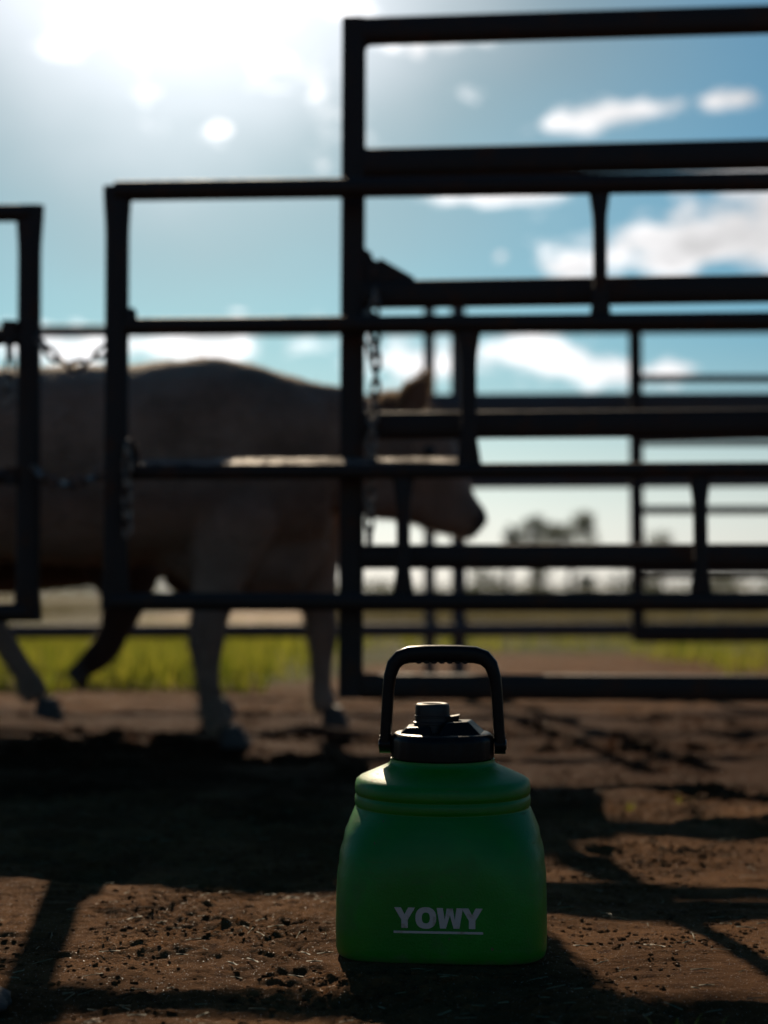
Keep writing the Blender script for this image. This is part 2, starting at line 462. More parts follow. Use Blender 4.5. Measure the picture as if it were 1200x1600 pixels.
# loose crumbs of earth
def make_crumbs():
    ico = bmesh.new(); bmesh.ops.create_icosphere(ico, subdivisions=2, radius=1)
    bv = np.array([v.co[:] for v in ico.verts]); bf = np.array([[v.index for v in f.verts] for f in ico.faces]); ico.free()
    rng = np.random.RandomState(3)
    N = 20000
    X = rng.uniform(-0.95, 0.95, N); Y = 1.22 + rng.uniform(0, 1, N) ** 1.5 * 1.9
    keepm = (vnoise(X / 0.10, Y / 0.10, 61) + rng.uniform(-0.25, 0.25, N) > 0.02)
    keepm &= ~((np.abs(X - JUG.x) < 0.135) & (np.abs(Y - JUG.y) < 0.135))
    X, Y = X[keepm], Y[keepm]; N = len(X)
    r = 0.0011 + 0.0026 * rng.uniform(0, 1, N) ** 6 + 0.0010 * rng.uniform(0, 1, N)
    Z = ground_z(X, Y) + r * 0.15
    sc = r[:, None] * rng.uniform(0.7, 1.3, (N, 3)) * np.array([1.25, 1, 0.6])
    jit = rng.uniform(0.78, 1.22, (N, len(bv), 1))
    V = bv[None] * jit * sc[:, None, :]
    a = rng.uniform(0, 6.28, N); c, s = np.cos(a)[:, None], np.sin(a)[:, None]
    VX = V[..., 0] * c - V[..., 1] * s; VY = V[..., 0] * s + V[..., 1] * c
    V = np.stack([VX + X[:, None], VY + Y[:, None], V[..., 2] + Z[:, None]], -1).reshape(-1, 3)
    Fa = (bf[None] + (np.arange(N) * len(bv))[:, None, None]).reshape(-1, 3)
    me = bpy.data.meshes.new('dirt_crumbs'); me.from_pydata(V.tolist(), [], Fa.tolist()); me.update()
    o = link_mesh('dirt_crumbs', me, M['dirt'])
    tag(o, 'loose crumbs of reddish earth scattered over the trampled ground', 'dirt', kind='stuff')


make_crumbs()

# ------------------------------------------------------------------ pipe panels
XA = Vector((1, 0, 0)); YA = Vector((0, 1, 0)); ZA = Vector((0, 0, 1))


def bar(a, b, ra, rd, e=2.6, flare=None, n=14):
    """pipe from a to b: ra across (in the panel's plane), rd in depth; flare = (ra, rd, length) squashed ends"""
    a, b = Vector(a), Vector(b); t = (b - a).normalized(); L = (b - a).length
    D = Vector((0, 1, 0)); U = t.cross(D).normalized(); D = U.cross(t).normalized()
    st = []
    if flare:
        fa, fd, fl = flare
        for q in (0, 0.25, 0.5, 0.75, 1.0):
            k = q * q * (3 - 2 * q)
            st.append((a + t * fl * q, U, D, fa + (ra - fa) * k, fd + (rd - fd) * k, e))
        for q in (1.0, 0.75, 0.5, 0.25, 0):
            k = q * q * (3 - 2 * q)
            st.append((b - t * fl * q, U, D, fa + (ra - fa) * k, fd + (rd - fd) * k, e))
    else:
        m = max(2, int(L / 0.4))
        for i in range(m + 1): st.append((a + t * L * i / m, U, D, ra, rd, e))
    mb = MB(); mb.loft(st, n)
    return mb


def panel_root(name, x, y, Y):
    p = at(x, y, Y); r = empty(name, (p.x, Y, 0)); return r


def part(root, mb, name, m, **k):
    o = mb.build(name, m, **k); keep(root, o); return o


# --- tall six-rail gate on the right (plane runs from Y=3.27 at x=555 to 3.20 at x=1200)
def Yt(x): return 3.27 - 0.07 * (x - 555) / 645.0
def pt(x, y): return at(x, y, Yt(x))


def rail_y(y0, x):                       # rail height is constant: keep the world height of its left end
    z = at(555, y0, Yt(555)).z
    p = at(x, 800, Yt(x)); return Vector((p.x, p.y, z))


tall = panel_root('cattle_gate', 553, 1088, Yt(553))
tag(tall, 'tall six rail black steel cattle gate filling the right half, behind the jug', 'gate', 'steel yard gates')
part(tall, bar(pt(553.5, 32), pt(548, 1090), 0.0285, 0.025, 5.0), 'post', M['pipe'], bevel=0)
zt = rail_y(50, 555).z
rights = rail_y(50, 1760)
part(tall, bar(Vector((rights.x, rights.y, 0.0)), Vector((rights.x, rights.y, zt + 0.025)), 0.025, 0.025, 5.0), 'post', M['pipe'])
for y0, th in ((50, .0310), (256, .0335), (461, .0315), (666, .0310), (870, .0285), (1072, .0290)):
    a, b = rail_y(y0, 566), rail_y(y0, 1752)
    part(tall, bar(a, b, th, 0.024, 3.6), 'rail', M['pipe'])
# weld gussets in the corners
for (cx, cy, sx, sy) in ((570, 68, 1, 1), (570, 237, 1, -1), (566, 1056, 1, -1), (567, 270, 1, 1)):
    p = at(cx, cy, Yt(cx) + 0.005); k = 0.020
    mb = MB(); mb.prism([(-.004, -.004), (k, -.004), (k * .3, k * .3), (-.004, k)], XA * sx, ZA * (-sy), YA, p, 0.012)
    part(tall, mb, 'gusset', M['pipe'], smooth=False)
# latch plate welded into the corner of post and third rail
pl = [(566, 386), (580, 394), (583, 404), (590, 408), (594, 403), (647, 433), (649, 446), (566, 448)]
o = at(566, 448, Yt(566) - 0.012)
mb = MB(); mb.prism([((at(x, y, o.y) - o).x, (at(x, y, o.y) - o).z) for x, y in pl], XA, ZA, YA, o, 0.010)
lp = part(tall, mb, 'latch_plate', M['pipe'], smooth=False)
mb = MB(); c = at(585, 425, o.y); mb.loft([(c + YA * -.008, XA, ZA, .008, .008, 2), (c + YA * .002, XA, ZA, .008, .008, 2)], 6)
part(tall, mb, 'bolt', M['bare'], smooth=False)

# --- four-rail swing gate hung in front of it
def Y2(x): return 3.20 - 0.075 * (x - 180) / 1020.0
def z2(y0): return at(180, y0, Y2(180)).z
def p2(x, y0):
    p = at(x, 800, Y2(x)); return Vector((p.x, p.y, z2(y0)))


low = panel_root('cattle_gate', 180, 950, Y2(180))
tag(low, 'lower four rail black pipe gate with staggered uprights, chained at its left end', 'gate', 'steel yard gates')
for y0, th in ((299, .0225), (511, .0195), (738, .0170), (940, .0205)):
    part(low, bar(p2(176, y0), p2(1690, y0), th, th, 2.2), 'rail', M['pipe'])
part(low, bar(p2(178.5, 291), p2(182, 950), .0270, .022, 2.4, (.033, .012, .12)), 'post', M['pipe'])
e2 = p2(1692, 301)
part(low, bar(Vector((e2.x, e2.y, 0)), Vector((e2.x, e2.y, e2.z + .018)), .024, .024, 2.2), 'post', M['pipe'])
for x, ya, yb in ((941, 301, 512), (733, 512, 738), (630, 738, 940), (1094, 738, 940), (1420, 301, 512), (1240, 512, 738), (1480, 738, 940)):
    w = .0185 if x != 733 else .0215
    part(low, bar(p2(x, ya), p2(x, yb), w * .85, .015, 2.3, (w * 1.35, .008, .09)), 'upright', M['pipe'])
# hinge lugs on the end post
for x, y0, w, h in ((203, 496, .013, .018), (208, 716, .014, .033)):
    c = p2(x, y0) + Vector((0, -.012, 0))
    mb = MB(); mb.loft([(c - ZA * h, XA, YA, w, .010, 4), (c + ZA * h * .5, XA, YA, w, .010, 4), (c + ZA * h, XA, YA, w * .6, .008, 4)], 10)
    part(low, mb, 'hinge_lug', M['pipe'])
# bare ledge strip riding above the third rail
a, b = p2(219, 727), p2(735, 727)
d = (b - a).normalized(); nrm = Vector((0, -.36, .933)); mb = MB()
mb.prism([(0, 0), ((b - a).length, 0), ((b - a).length, .050), (0, .050)], d, Vector((0, .933, .36)), -nrm, a + Vector((0, -.012, 0)), .004)
part(low, mb, 'ledge_strip', M['bare'], smooth=False)

# --- gate at the left edge of the frame
def Y3(x): return 3.32
def p3(x, y): return at(x, y, 3.32)


left = panel_root('cattle_gate', 46, 970, 3.32)
tag(left, 'black pipe gate cut off by the left edge, only its end post showing', 'gate', 'steel yard gates')
part(left, bar(p3(47, 321), p3(43, 971), .0270, .022, 2.4, (.034, .012, .12)), 'post', M['pipe'])
for y0, th in ((333, .0205), (527, .0185), (745, .0175), (957, .0215)):
    part(left, bar(p3(-620, y0 + 3), p3(48, y0), th, th, 2.2), 'rail', M['pipe'])
q = p3(-622, 333); part(left, bar(Vector((q.x, q.y, 0)), q + ZA * .02, .024, .024, 2.2), 'post', M['pipe'])
for x, y0, w, h in ((17, 519, .018, .024), (20, 745, .016, .020)):
    c = p3(x, y0) + Vector((0, -.012, 0))
    mb = MB(); mb.loft([(c - ZA * h, XA, YA, w, .012, 4), (c + ZA * h, XA, YA, w, .012, 4)], 10)
    part(left, mb, 'hinge_lug', M['pipe'])

# --- far side of the yard: rail fence on two posts, and another gate
YF = 6.2
fence = panel_root('rail_fence', 690, 1070, YF)
tag(fence, 'five rail grey pipe fence along the far side of the yard, behind the cattle', 'fence')
for y0, th in ((516, .026), (635, .052), (752, .035), (870, .026), (985, .032)):
    za = at(600, y0, YF).z
    part(fence, bar(Vector((-4.6, YF + .05, za - .015)), Vector((3.2, YF - .05, za + .012)), th, .024, 2.4), 'rail', M['pipe_far'])
for x, w in ((672, .026), (718, .033), (-330, .03), (-900, .03), (1560, .03)):
    p = at(x, 1074, YF); pz = at(x, 468, YF).z
    part(fence, bar(Vector((p.x, YF + .03, -0.05)), Vector((p.x, YF + .03, pz)), w, .03, 2.4), 'post', M['pipe_far'])

YG = 6.0
fg = panel_root('cattle_gate', 992, 1000, YG)
tag(fg, 'small six rail pipe gate beyond the yard at the right edge', 'gate', 'steel yard gates')
for y0, th in ((503, .034), (592, .0180), (690, .0185), (797, .0185), (896, .0200), (990, .040)):
    part(fg, bar(at(992, y0, YG), at(1900, y0, YG), th, .018, 2.2), 'rail', M['pipe'])
for x in (992, 1900):
    p = at(x, 500, YG)
    part(fg, bar(Vector((p.x, YG, 0.0 if x > 1500 else at(x, 1002, YG).z)), at(x, 492, YG), .029, .02, 2.2), 'post', M['pipe'])

# ------------------------------------------------------------------ chains
def link_proto():
    r, w, h = .0047, .0090, .0200
    pts = []
    for k in range(10): a = math.pi * k / 9; pts.append((w * math.cos(a), 0, h - w + w * math.sin(a)))
    for k in range(10): a = math.pi + math.pi * k / 9; pts.append((w * math.cos(a), 0, -(h - w) + w * math.sin(a)))
    mb = MB(); mb.tube(pts, r, 6, closed=True)
    me = mb.mesh('link'); me.materials.append(M['chain']); return me


LINK = link_proto()


def chain(pts, label, pitch=.0305):
    pts = [Vector(p) for p in pts]
    root = empty('chain', pts[0]); tag(root, label, 'chain', 'gate chains')
    # walk the polyline
    segs = [(pts[i], pts[i + 1]) for i in range(len(pts) - 1)]
    tot = sum((b - a).length for a, b in segs); n = max(2, int(tot / pitch))
    def pos(s):
        for a, b in segs:
            L = (b - a).length
            if s <= L: return a + (b - a) * (s / L), (b - a).normalized()
            s -= L
        a, b = segs[-1]; return b, (b - a).normalized()
    for i in range(n):
        p, t = pos((i + .5) * tot / n)
        o = bpy.data.objects.new('link', LINK); COL.objects.link(o); o.parent = root
        qt = t.to_track_quat('Z', 'Y')
        qr = qt @ Euler((0, 0, R(20 + 90 * (i % 2) + random.uniform(-12, 12)))).to_quaternion()
        o.rotation_mode = 'QUATERNION'; o.rotation_quaternion = qr
        o.location = p - pts[0]
    return root


def pc(lst, Y): return [at(x, y, Y) for x, y in lst]


chain(pc([(588, 452), (584, 500), (588, 545), (587, 600), (583, 650), (580, 720), (578, 800), (577, 848)], 3.215),
      'long rusty chain hanging straight down beside the tall gate post')
chain(pc([(573, 484), (572, 510), (574, 535), (580, 565)], 3.235), 'short loop of chain between the tall gate post and the long chain')
chain(pc([(58, 528), (68, 541), (82, 555), (100, 567), (118, 572), (136, 567), (152, 556), (168, 542)], 3.235),
      'upper chain slung in a sag between the left gate and the low gate')
chain(pc([(52, 730), (62, 741), (76, 750), (94, 755), (112, 756), (132, 752), (150, 744), (168, 732)], 3.235),
      'lower chain slung in front of the pale flank between two gate posts')
chain(pc([(15, 536), (15, 570), (13, 600), (10, 632)], 3.27), 'short chain end dangling from the hinge lug at the left edge')
chain(pc([(200, 690), (199, 740), (199, 790), (200, 838)], 3.165), 'chain end hanging down in front of the low gate end post')

# ------------------------------------------------------------------ cattle
def cow_mesh(name, torso, tubes, Y0, m):
    mb = MB()
    ts = []
    for i in range(len(torso) - 1):
        p0, p1, p2_, p3_ = torso[max(i - 1, 0)], torso[i], torso[i + 1], torso[min(i + 2, len(torso) - 1)]
        for q in (0, .25, .5, .75):
            ts.append(tuple(.5 * (2 * b + (c - a) * q + (2 * a - 5 * b + 4 * c - d) * q * q + (3 * b - a - 3 * c + d) * q ** 3) for a, b, c, d in zip(p0, p1, p2_, p3_)))
    ts.append(torso[-1])
    mb.loft([((x, Y0, zc), YA, ZA, hw, hh, 2.35) for x, zc, hh, hw in ts], 28)
    for pts in tubes:                       # each: list of (x, y, z, r_in_plane, r_lateral)
        P = [Vector(p[:3]) for p in pts]; st = []
        for i, p in enumerate(pts):
            t = (P[min(i + 1, len(P) - 1)] - P[max(i - 1, 0)]).normalized()
            V = Vector((0, 1, 0)); V = (V - t * V.dot(t)).normalized(); U = V.cross(t).normalized()
            st.append((P[i], U, V, p[3], p[4], 2.1))
        mb.loft(st, 18)
    me = mb.mesh(name)
    tmp = bpy.data.objects.new('tmp', me); COL.objects.link(tmp)
    r = tmp.modifiers.new('r', 'REMESH'); r.mode = 'VOXEL'; r.voxel_size = .0095
    s = tmp.modifiers.new('s', 'SMOOTH'); s.factor = .5; s.iterations = 7
    dg = bpy.context.evaluated_depsgraph_get()
    out = bpy.data.meshes.new_from_object(tmp.evaluated_get(dg)); out.name = name
    bpy.data.objects.remove(tmp); bpy.data.meshes.remove(me)
    nv = len(out.vertices); co = np.empty(nv * 3, np.float32); out.vertices.foreach_get('co', co); co = co.reshape(-1, 3).astype(float)
    no = np.empty(nv * 3, np.float32); out.vertex_normals.foreach_get('vector', no); no = no.reshape(-1, 3)
    body = np.clip((co[:, 2] - .30) / .25, .15, 1)[:, None]
    dsp = .017 * vnoise(co[:, 0] / .17 + co[:, 1] * 4, co[:, 2] / .20, 51) + .008 * vnoise(co[:, 0] / .06, co[:, 2] / .09 + co[:, 1] * 7, 52)
    out.vertices.foreach_set('co', (co + no * dsp[:, None] * body).astype(np.float32).ravel())
    out.materials.clear(); out.materials.append(m)
    out.polygons.foreach_set('use_smooth', np.ones(len(out.polygons), bool)); out.update()
    return out


def hoof(root, x, y, z, ang=0.0, m=None):
    """cloven hoof: two tapering claws, sole centre at x,y,z; ang tips the toe"""
    mb = MB()
    for s in (-1, 1):
        st = []
        for k, (h, fx, rx, ry) in enumerate(((0, .012, .044, .0195), (.012, .011, .043, .0195), (.035, .003, .036, .0175), (.058, -.008, .030, .015))):
            st.append(((fx, s * .0195, h), XA, YA, rx, ry, 2.4))
        mb.loft(st, 14)
    o = mb.build('hoof', M['hoof']); o.scale = (.88, .9, .92); o.rotation_euler = (0, ang, 0); o.location = Vector((x, y, z)) - Vector(root.location); o.parent = root
    return o


def ear(root, base, tip, width, m, name='ear'):
    base, tip = Vector(base), Vector(tip); t = (tip - base); L = t.length; t.normalize()
    S = t.cross(Vector((0.25, 1, 0)) if abs(t.y) < .95 else XA).normalized(); N = S.cross(t)
    mb = MB(); st = []
    for q, w in ((0, .30), (.12, .55), (.3, .95), (.5, 1.0), (.7, .8), (.87, .45), (1, .08)):
        st.append((base + t * L * q + N * (.012 * math.sin(q * 3.14)), S, N, width * w, .006 + .008 * (1 - q), 2.0))
    mb.loft(st, 12)
    o = mb.build(name, m); keep(root, o); return o


def hair(root, body, n, m, seed):
    """short coat standing off the hide"""
    rng = np.random.RandomState(seed); me = body.data
    nf = len(me.polygons); C = np.empty(nf * 3); Nn = np.empty(nf * 3)
    me.polygons.foreach_get('center', C); me.polygons.foreach_get('normal', Nn)
    idx = rng.randint(0, nf, n); C = C.reshape(-1, 3)[idx] + rng.normal(0, .003, (n, 3)); Nn = Nn.reshape(-1, 3)[idx]
    D = Nn * .55 + np.array([-.55, 0, -.35]) + rng.normal(0, .25, (n, 3)); D /= np.linalg.norm(D, axis=1)[:, None]
    L = rng.uniform(.010, .022, n)[:, None] * (1 + .8 * (C[:, 0:1] > -.05) * (C[:, 2:3] > .84)); S = np.cross(D, Nn + 1e-3); S /= np.linalg.norm(S, axis=1)[:, None] + 1e-9; W = .0011
    B = C - Nn * .004
    V = np.stack([B - S * W, B + S * W, B + D * (L + .004)], 1).reshape(-1, 3)
    h = bpy.data.meshes.new('coat_hair'); h.from_pydata(V.tolist(), [], np.arange(n * 3).reshape(-1, 3).tolist()); h.update()
    o = link_mesh('coat_hair', h, m); keep(root, o); return o


def poll_hair(root):
    """pale topknot between the ears, and fringes on the ears"""
    rng = np.random.RandomState(9); n = 5000
    t = rng.uniform(0, 1, n); P = np.stack([-.03 + .10 * t, Yc + rng.normal(0, .035, n), .895 + .02 * np.sin(t * 3.1) + rng.normal(0, .008, n)], 1)
    k = 1400
    for s in (-1, 1):
        q = rng.uniform(.1, 1, k); b = np.array([.045, Yc + s * .07, .875]); e = np.array([.112, Yc + s * .15, .965])
        P = np.concatenate([P, b + (e - b) * q[:, None] + np.stack([rng.choice([-1, 1], k) * .030 * np.sin(np.clip(q, .1, .95) * 3.1), 0 * q, 0 * q], 1) + rng.normal(0, .005, (k, 3))])
    n = len(P); D = np.array([-.15, 0, 1.0]) + rng.normal(0, .45, (n, 3)); D /= np.linalg.norm(D, axis=1)[:, None]
    S = np.cross(D, np.array([0, 1, .1])); S /= np.linalg.norm(S, axis=1)[:, None]; L = rng.uniform(.012, .030, n)[:, None]
    V = np.stack([P - S * .0009, P + S * .0009, P + D * L], 1).reshape(-1, 3)
    h = bpy.data.meshes.new('topknot'); h.from_pydata(V.tolist(), [], np.arange(n * 3).reshape(-1, 3).tolist()); h.update()
    keep(root, link_mesh('topknot', h, M['cream_hair']))


Yc = 3.85
# light animal walking to the right
c1 = empty('cow', (-.6, 3.85, 0))
tag(c1, 'cream coloured young cow walking right behind the gates, head lowered', 'cow', 'cattle in the yard')
T1 = [(-1.53, .82, .09, .07), (-1.47, .775, .19, .15), (-1.36, .75, .262, .215), (-1.15, .757, .258, .238), (-.95, .745, .265, .255), (-.75, .745, .272, .26),
      (-.55, .755, .268, .245), (-.43, .765, .264, .215), (-.31, .755, .25, .185), (-.21, .742, .222, .150), (-.15, .735, .180, .110)]
neck = [(-.42, Yc, .81, .205, .14), (-.27, Yc, .80, .192, .120), (-.13, Yc, .785, .172, .098), (-.03, Yc, .785, .146, .085), (.05, Yc, .80, .115, .08)]
head = [(.02, Yc, .868, .055, .055), (.04, Yc, .84, .098, .082), (.078, Yc, .783, .122, .098), (.12, Yc, .718, .102, .082), (.164, Yc, .662, .084, .064),
        (.203, Yc, .622, .066, .056), (.232, Yc, .594, .058, .060), (.252, Yc, .577, .050, .054), (.266, Yc, .566, .032, .040)]
nf, ff = Yc - .14, Yc + .14
leg_nf = [(-.35, nf + .03, .76, .13, .07), (-.385, nf + .01, .60, .115, .07), (-.43, nf, .45, .075, .055), (-.455, nf, .33, .050, .044), (-.463, nf, .265, .047, .043), (-.460, nf, .205, .034, .031),
          (-.452, nf, .125, .030, .028), (-.440, nf, .09, .038, .036), (-.415, nf, .05, .034, .036)]
leg_ff = [(-.27, ff - .03, .76, .13, .07), (-.245, ff - .01, .58, .135, .07), (-.225, ff, .47, .105, .06), (-.20, ff, .42, .072, .052), (-.178, ff, .34, .047, .042), (-.172, ff, .285, .046, .042), (-.174, ff, .22, .033, .030),
          (-.176, ff, .14, .030, .028), (-.172, ff, .105, .037, .035), (-.158, ff, .075, .033, .035)]
leg_fh = [(-1.25, ff - .05, .80, .19, .09), (-1.16, ff - .02, .63, .14, .085), (-1.14, ff, .52, .09, .06), (-1.165, ff, .425, .056, .045), (-1.125, ff, .35, .044, .037),
          (-1.06, ff, .26, .034, .030), (-1.005, ff, .175, .032, .029), (-.985, ff, .14, .039, .036), (-.965, ff, .105, .035, .036)]
leg_nh = [(-1.28, nf + .05, .80, .19, .09), (-1.27, nf + .02, .62, .15, .085), (-1.32, nf, .51, .09, .06), (-1.40, nf, .42, .056, .045), (-1.395, nf, .33, .043, .036),
          (-1.38, nf, .22, .034, .030), (-1.365, nf, .12, .032, .029), (-1.35, nf, .085, .039, .036), (-1.325, nf, .05, .034, .036)]
tail = [(-1.48, Yc, .90, .03, .03), (-1.535, Yc, .86, .024, .024), (-1.565, Yc, .76, .018, .018), (-1.57, Yc, .60, .014, .014), (-1.565, Yc, .48, .016, .016), (-1.56, Yc, .40, .028, .028), (-1.555, Yc, .30, .012, .012)]
jaw = [(-.05, Yc, .69, .07, .055), (-.01, Yc, .675, .072, .062), (.05, Yc, .662, .066, .064), (.11, Yc, .640, .060, .058), (.165, Yc, .612, .054, .052), (.205, Yc, .598, .044, .05)]
brisket = [(-.62, Yc, .53, .05, .10), (-.50, Yc, .51, .10, .12), (-.36, Yc, .50, .115, .11), (-.27, Yc, .51, .12, .09), (-.19, Yc, .57, .07, .05)]
tuft = [(-.01, Yc, .90, .03, .04), (.022, Yc, .915, .028, .035), (.05, Yc, .905, .02, .025)]
b1 = link_mesh('body', cow_mesh('cow_body', T1, [neck, head, jaw, brisket, leg_nf, leg_ff, leg_fh, leg_nh, tail, tuft], Yc, M['cream']))
keep(c1, b1)
hair(c1, b1, 60000, M['cream_hair'], 4)
poll_hair(c1)
hoof(c1, -.392, nf, .001); hoof(c1, -.145, ff, .028, .10); hoof(c1, -.945, ff, .052, .25); hoof(c1, -1.303, nf, .001)
ear(c1, (.045, Yc - .07, .875), (.104, Yc - .15, .952), .046, M['cream'])
ear(c1, (.045, Yc + .07, .875), (.105, Yc + .17, .955), .040, M['cream'])
for s in (-1, 1):
    mb = MB(); c = Vector((.118, Yc + s * .088, .775))
    mb.loft([(c + YA * q * s, XA, ZA, r, r, 2) for q, r in ((-.014, .004), (-.008, .015), (0, .018), (.008, .013), (.012, .004))], 12)
    o = mb.build('eye', M['eye']); keep(c1, o)

# brown animal walking beyond it
c2 = empty('cow', (-1.2, 4.56, 0))
tag(c2, 'dark brown cow behind the cream cow, one foreleg lifted off the ground', 'cow', 'cattle in the yard')
Yb = 4.56; dx = -.50
T2 = [(x + dx, zc - .05, hh * (1.12), hw) for x, zc, hh, hw in T1]
neck2 = [(x + dx, Yb, z - .03, a, b) for x, y, z, a, b in neck]; head2 = [(x + dx, Yb, z - .03, a, b) for x, y, z, a, b in head]
nb, fb = Yb - .14, Yb + .14
leg2_nf = [(-.85, nb + .03, .70, .15, .07), (-.83, nb + .01, .54, .14, .07), (-.80, nb, .44, .11, .06), (-.805, nb, .385, .080, .05), (-.815, nb, .335, .062, .046), (-.834, nb, .282, .049, .038),
           (-.852, nb, .240, .048, .038), (-.878, nb, .207, .047, .040), (-.905, nb, .183, .041, .038), (-.927, nb, .165, .034, .034)]
leg2_ff = [(x - .36, fb, z, a, b) for x, y, z, a, b in leg_ff]
leg2_ff = [(x - .035, fb, z * 1.0 - (.03 if z < .3 else .02), a, b) for x, y, z, a, b in leg2_ff]
leg2_fh = [(x + dx - .02, fb, z, a, b) for x, y, z, a, b in leg_nh]; leg2_nh = [(x + dx + .02, nb, z, a, b) for x, y, z, a, b in leg_nh]
tail2 = [(x + dx, Yb, z - .02, a, b) for x, y, z, a, b in tail]
b2 = link_mesh('body', cow_mesh('cow_body', T2, [neck2, head2, leg2_nf, leg2_ff, leg2_fh, leg2_nh, tail2], Yb, M['brown']))
keep(c2, b2)
hair(c2, b2, 25000, M['brown_hair'], 5)
hoof(c2, -.962, nb, .136, .90); hoof(c2, -.537, fb, .001); hoof(c2, -1.303 + dx - .02, fb, .001); hoof(c2, -1.303 + dx + .02, nb, .001)
for s in (-1, 1):
    ear(c2, (.0 + dx, Yb + s * .06, .85), (-.05 + dx, Yb + s * .18, .86), .038, M['brown'])

# ------------------------------------------------------------------ the jug
def make_jug():
    root = empty('water_jug', (JUG.x, JUG.y, 0)); root.rotation_euler = (0, 0, R(-4.5))
    tag(root, 'squat green plastic water jug with black lid and carry handle on the dirt', 'jug')
    # body
    prof = [(.000, .1115, 5.0), (.0010, .1150, 5.2), (.0035, .1178, 5.4), (.009, .1192, 5.5), (.030, .1197, 5.4), (.060, .1197, 5.0), (.085, .1196, 4.3),
            (.100, .1188, 3.9), (.115, .1166, 3.5), (.130, .1128, 3.05), (.142, .1084, 2.7), (.150, .1045, 2.4), (.1535, .1030, 2.25),
            (.1550, .1016, 2.2), (.1562, .1012, 2.2), (.1575, .1024, 2.15), (.160, .1030, 2.12), (.1645, .1030, 2.1), (.1672, .1024, 2.1), (.1684, .1014, 2.1), (.1696, .1013, 2.1), (.1708, .1024, 2.1),
            (.174, .1029, 2.1), (.180, .1026, 2.06), (.1850, .1012, 2.03), (.1882, .0968, 2.0), (.1928, .0862, 2.0), (.1980, .0740, 2.0), (.2018, .0650, 2.0), (.2040, .0622, 2.0), (.2065, .0614, 2.0), (.2088, .0612, 2.0), (.2093, .0560, 2.0), (.2200, .0560, 2.0)]
    # refine
    pp = []
    for i in range(len(prof) - 1):
        a, b = prof[i], prof[i + 1]; k = 3 if (b[0] - a[0]) > .008 else 1
        for j in range(k):
            q = j / k; pp.append(tuple(a[t] + (b[t] - a[t]) * q for t in range(3)))
    pp.append(prof[-1])
    n = 112; vs = []; fs = []
    for z, r, e in pp:
        for k in range(n):
            t = 2 * math.pi * k / n; ct, sn = math.cos(t), math.sin(t)
            r_ = r * .985; x = r_ * math.copysign(abs(ct) ** (2 / e), ct); y = r * .94 * math.copysign(abs(sn) ** (2 / e), sn)
            # finger grips moulded into both sides
            g = math.exp(-((z - .112) / .028) ** 2) * max(0, abs(ct) - .55) / .45
            x -= math.copysign(.0007 * g * (1 + math.sin((z - .07) * 2 * math.pi / .022)), ct)
            vs.append((x, y, z))
    m = len(pp)
    for i in range(m - 1):
        for k in range(n): fs.append([i * n + k, i * n + (k + 1) % n, (i + 1) * n + (k + 1) % n, (i + 1) * n + k])
    fs.append(list(range(n))[::-1]); fs.append([(m - 1) * n + k for k in range(n)])
    mb = MB(); mb.add(vs, fs)
    body = mb.build('body', M['jug'], root, angle=60)
    # lettering on the flat front
    yf = -.1196 * .94 - .0001
    H = .0216
    def letter(polys, x0, holes=None, name='letter'):
        mb = MB()
        for p in polys: mb.prism([(x0 + a * H, .0402 + b * H) for a, b in p], XA, ZA, YA, (0, yf - .0004, 0), .0016)
        return mb.build(name, M['letter'], body, smooth=False)
    Yl = [[(0, 1), (.34, 1), (.52, .66), (.36, .40)], [(.70, 1), (1.04, 1), (.68, .40), (.52, .66)], [(.36, .40), (.52, .66), (.68, .40), (.68, 0), (.36, 0)]]
    Wl = [[(0, 1), (.31, 1), (.40, .42), (.46, 0), (.17, 0)], [(.40, .42), (.50, .98), (.66, .66), (.46, 0)], [(.50, .98), (.80, .98), (.66, .66)],
          [(.80, .98), (.90, .42), (.84, 0), (.66, .66)], [(.90, .42), (.99, 1), (1.30, 1), (1.13, 0), (.84, 0)]]
    Ol = []
    N = 28
    for k in range(N):
        a, b = 2 * math.pi * k / N, 2 * math.pi * (k + 1) / N
        def oo(t): return (.52 + .52 * math.copysign(abs(math.cos(t)) ** .86, math.cos(t)), .5 + .53 * math.copysign(abs(math.sin(t)) ** .86, math.sin(t)))
        def ii(t): return (.52 + .20 * math.copysign(abs(math.cos(t)) ** .8, math.cos(t)), .5 + .27 * math.copysign(abs(math.sin(t)) ** .8, math.sin(t)))
        Ol.append([ii(a), oo(a), oo(b), ii(b)])
    x0 = -.0482
    letter(Yl, x0); letter(Ol, x0 + 1.06 * H); letter(Wl, x0 + 2.12 * H); letter(Yl, x0 + 3.36 * H)
    mb = MB(); mb.prism([(x0 - .0005, .0346), (x0 + 4.42 * H, .0346), (x0 + 4.42 * H, .0370), (x0 - .0005, .0370)], XA, ZA, YA, (0, yf - .0004, 0), .0016)
    mb.build('underline', M['letter'], body, smooth=False)

    # lid: knurled drum with a stepped top
    lr = .0600
    mb = MB(); vs = []; fs = []; n = 96
    lp = [(.2095, .0585), (.2110, .0598), (.2300, .0598), (.2335, .0590), (.2370, .0565), (.2385, .0540), (.2390, .045), (.2392, .02)]
    for i, (z, r) in enumerate(lp):
        for k in range(n):
            t = 2 * math.pi * k / n
            rr = r - (.0007 if (i in (1, 2) and k % 4 == 0) else 0)
            vs.append((rr * math.cos(t), rr * math.sin(t), z))
    for i in range(len(lp) - 1):
        for k in range(n): fs.append([i * n + k, i * n + (k + 1) % n, (i + 1) * n + (k + 1) % n, (i + 1) * n + k])
    fs.append(list(range(n))[::-1]); fs.append([(len(lp) - 1) * n + k for k in range(n)])
    mb.add(vs, fs); lid = mb.build('lid', M['black'], root, angle=30)
    # raised wedge on the right of the lid and a flat step on the left
    mb = MB()
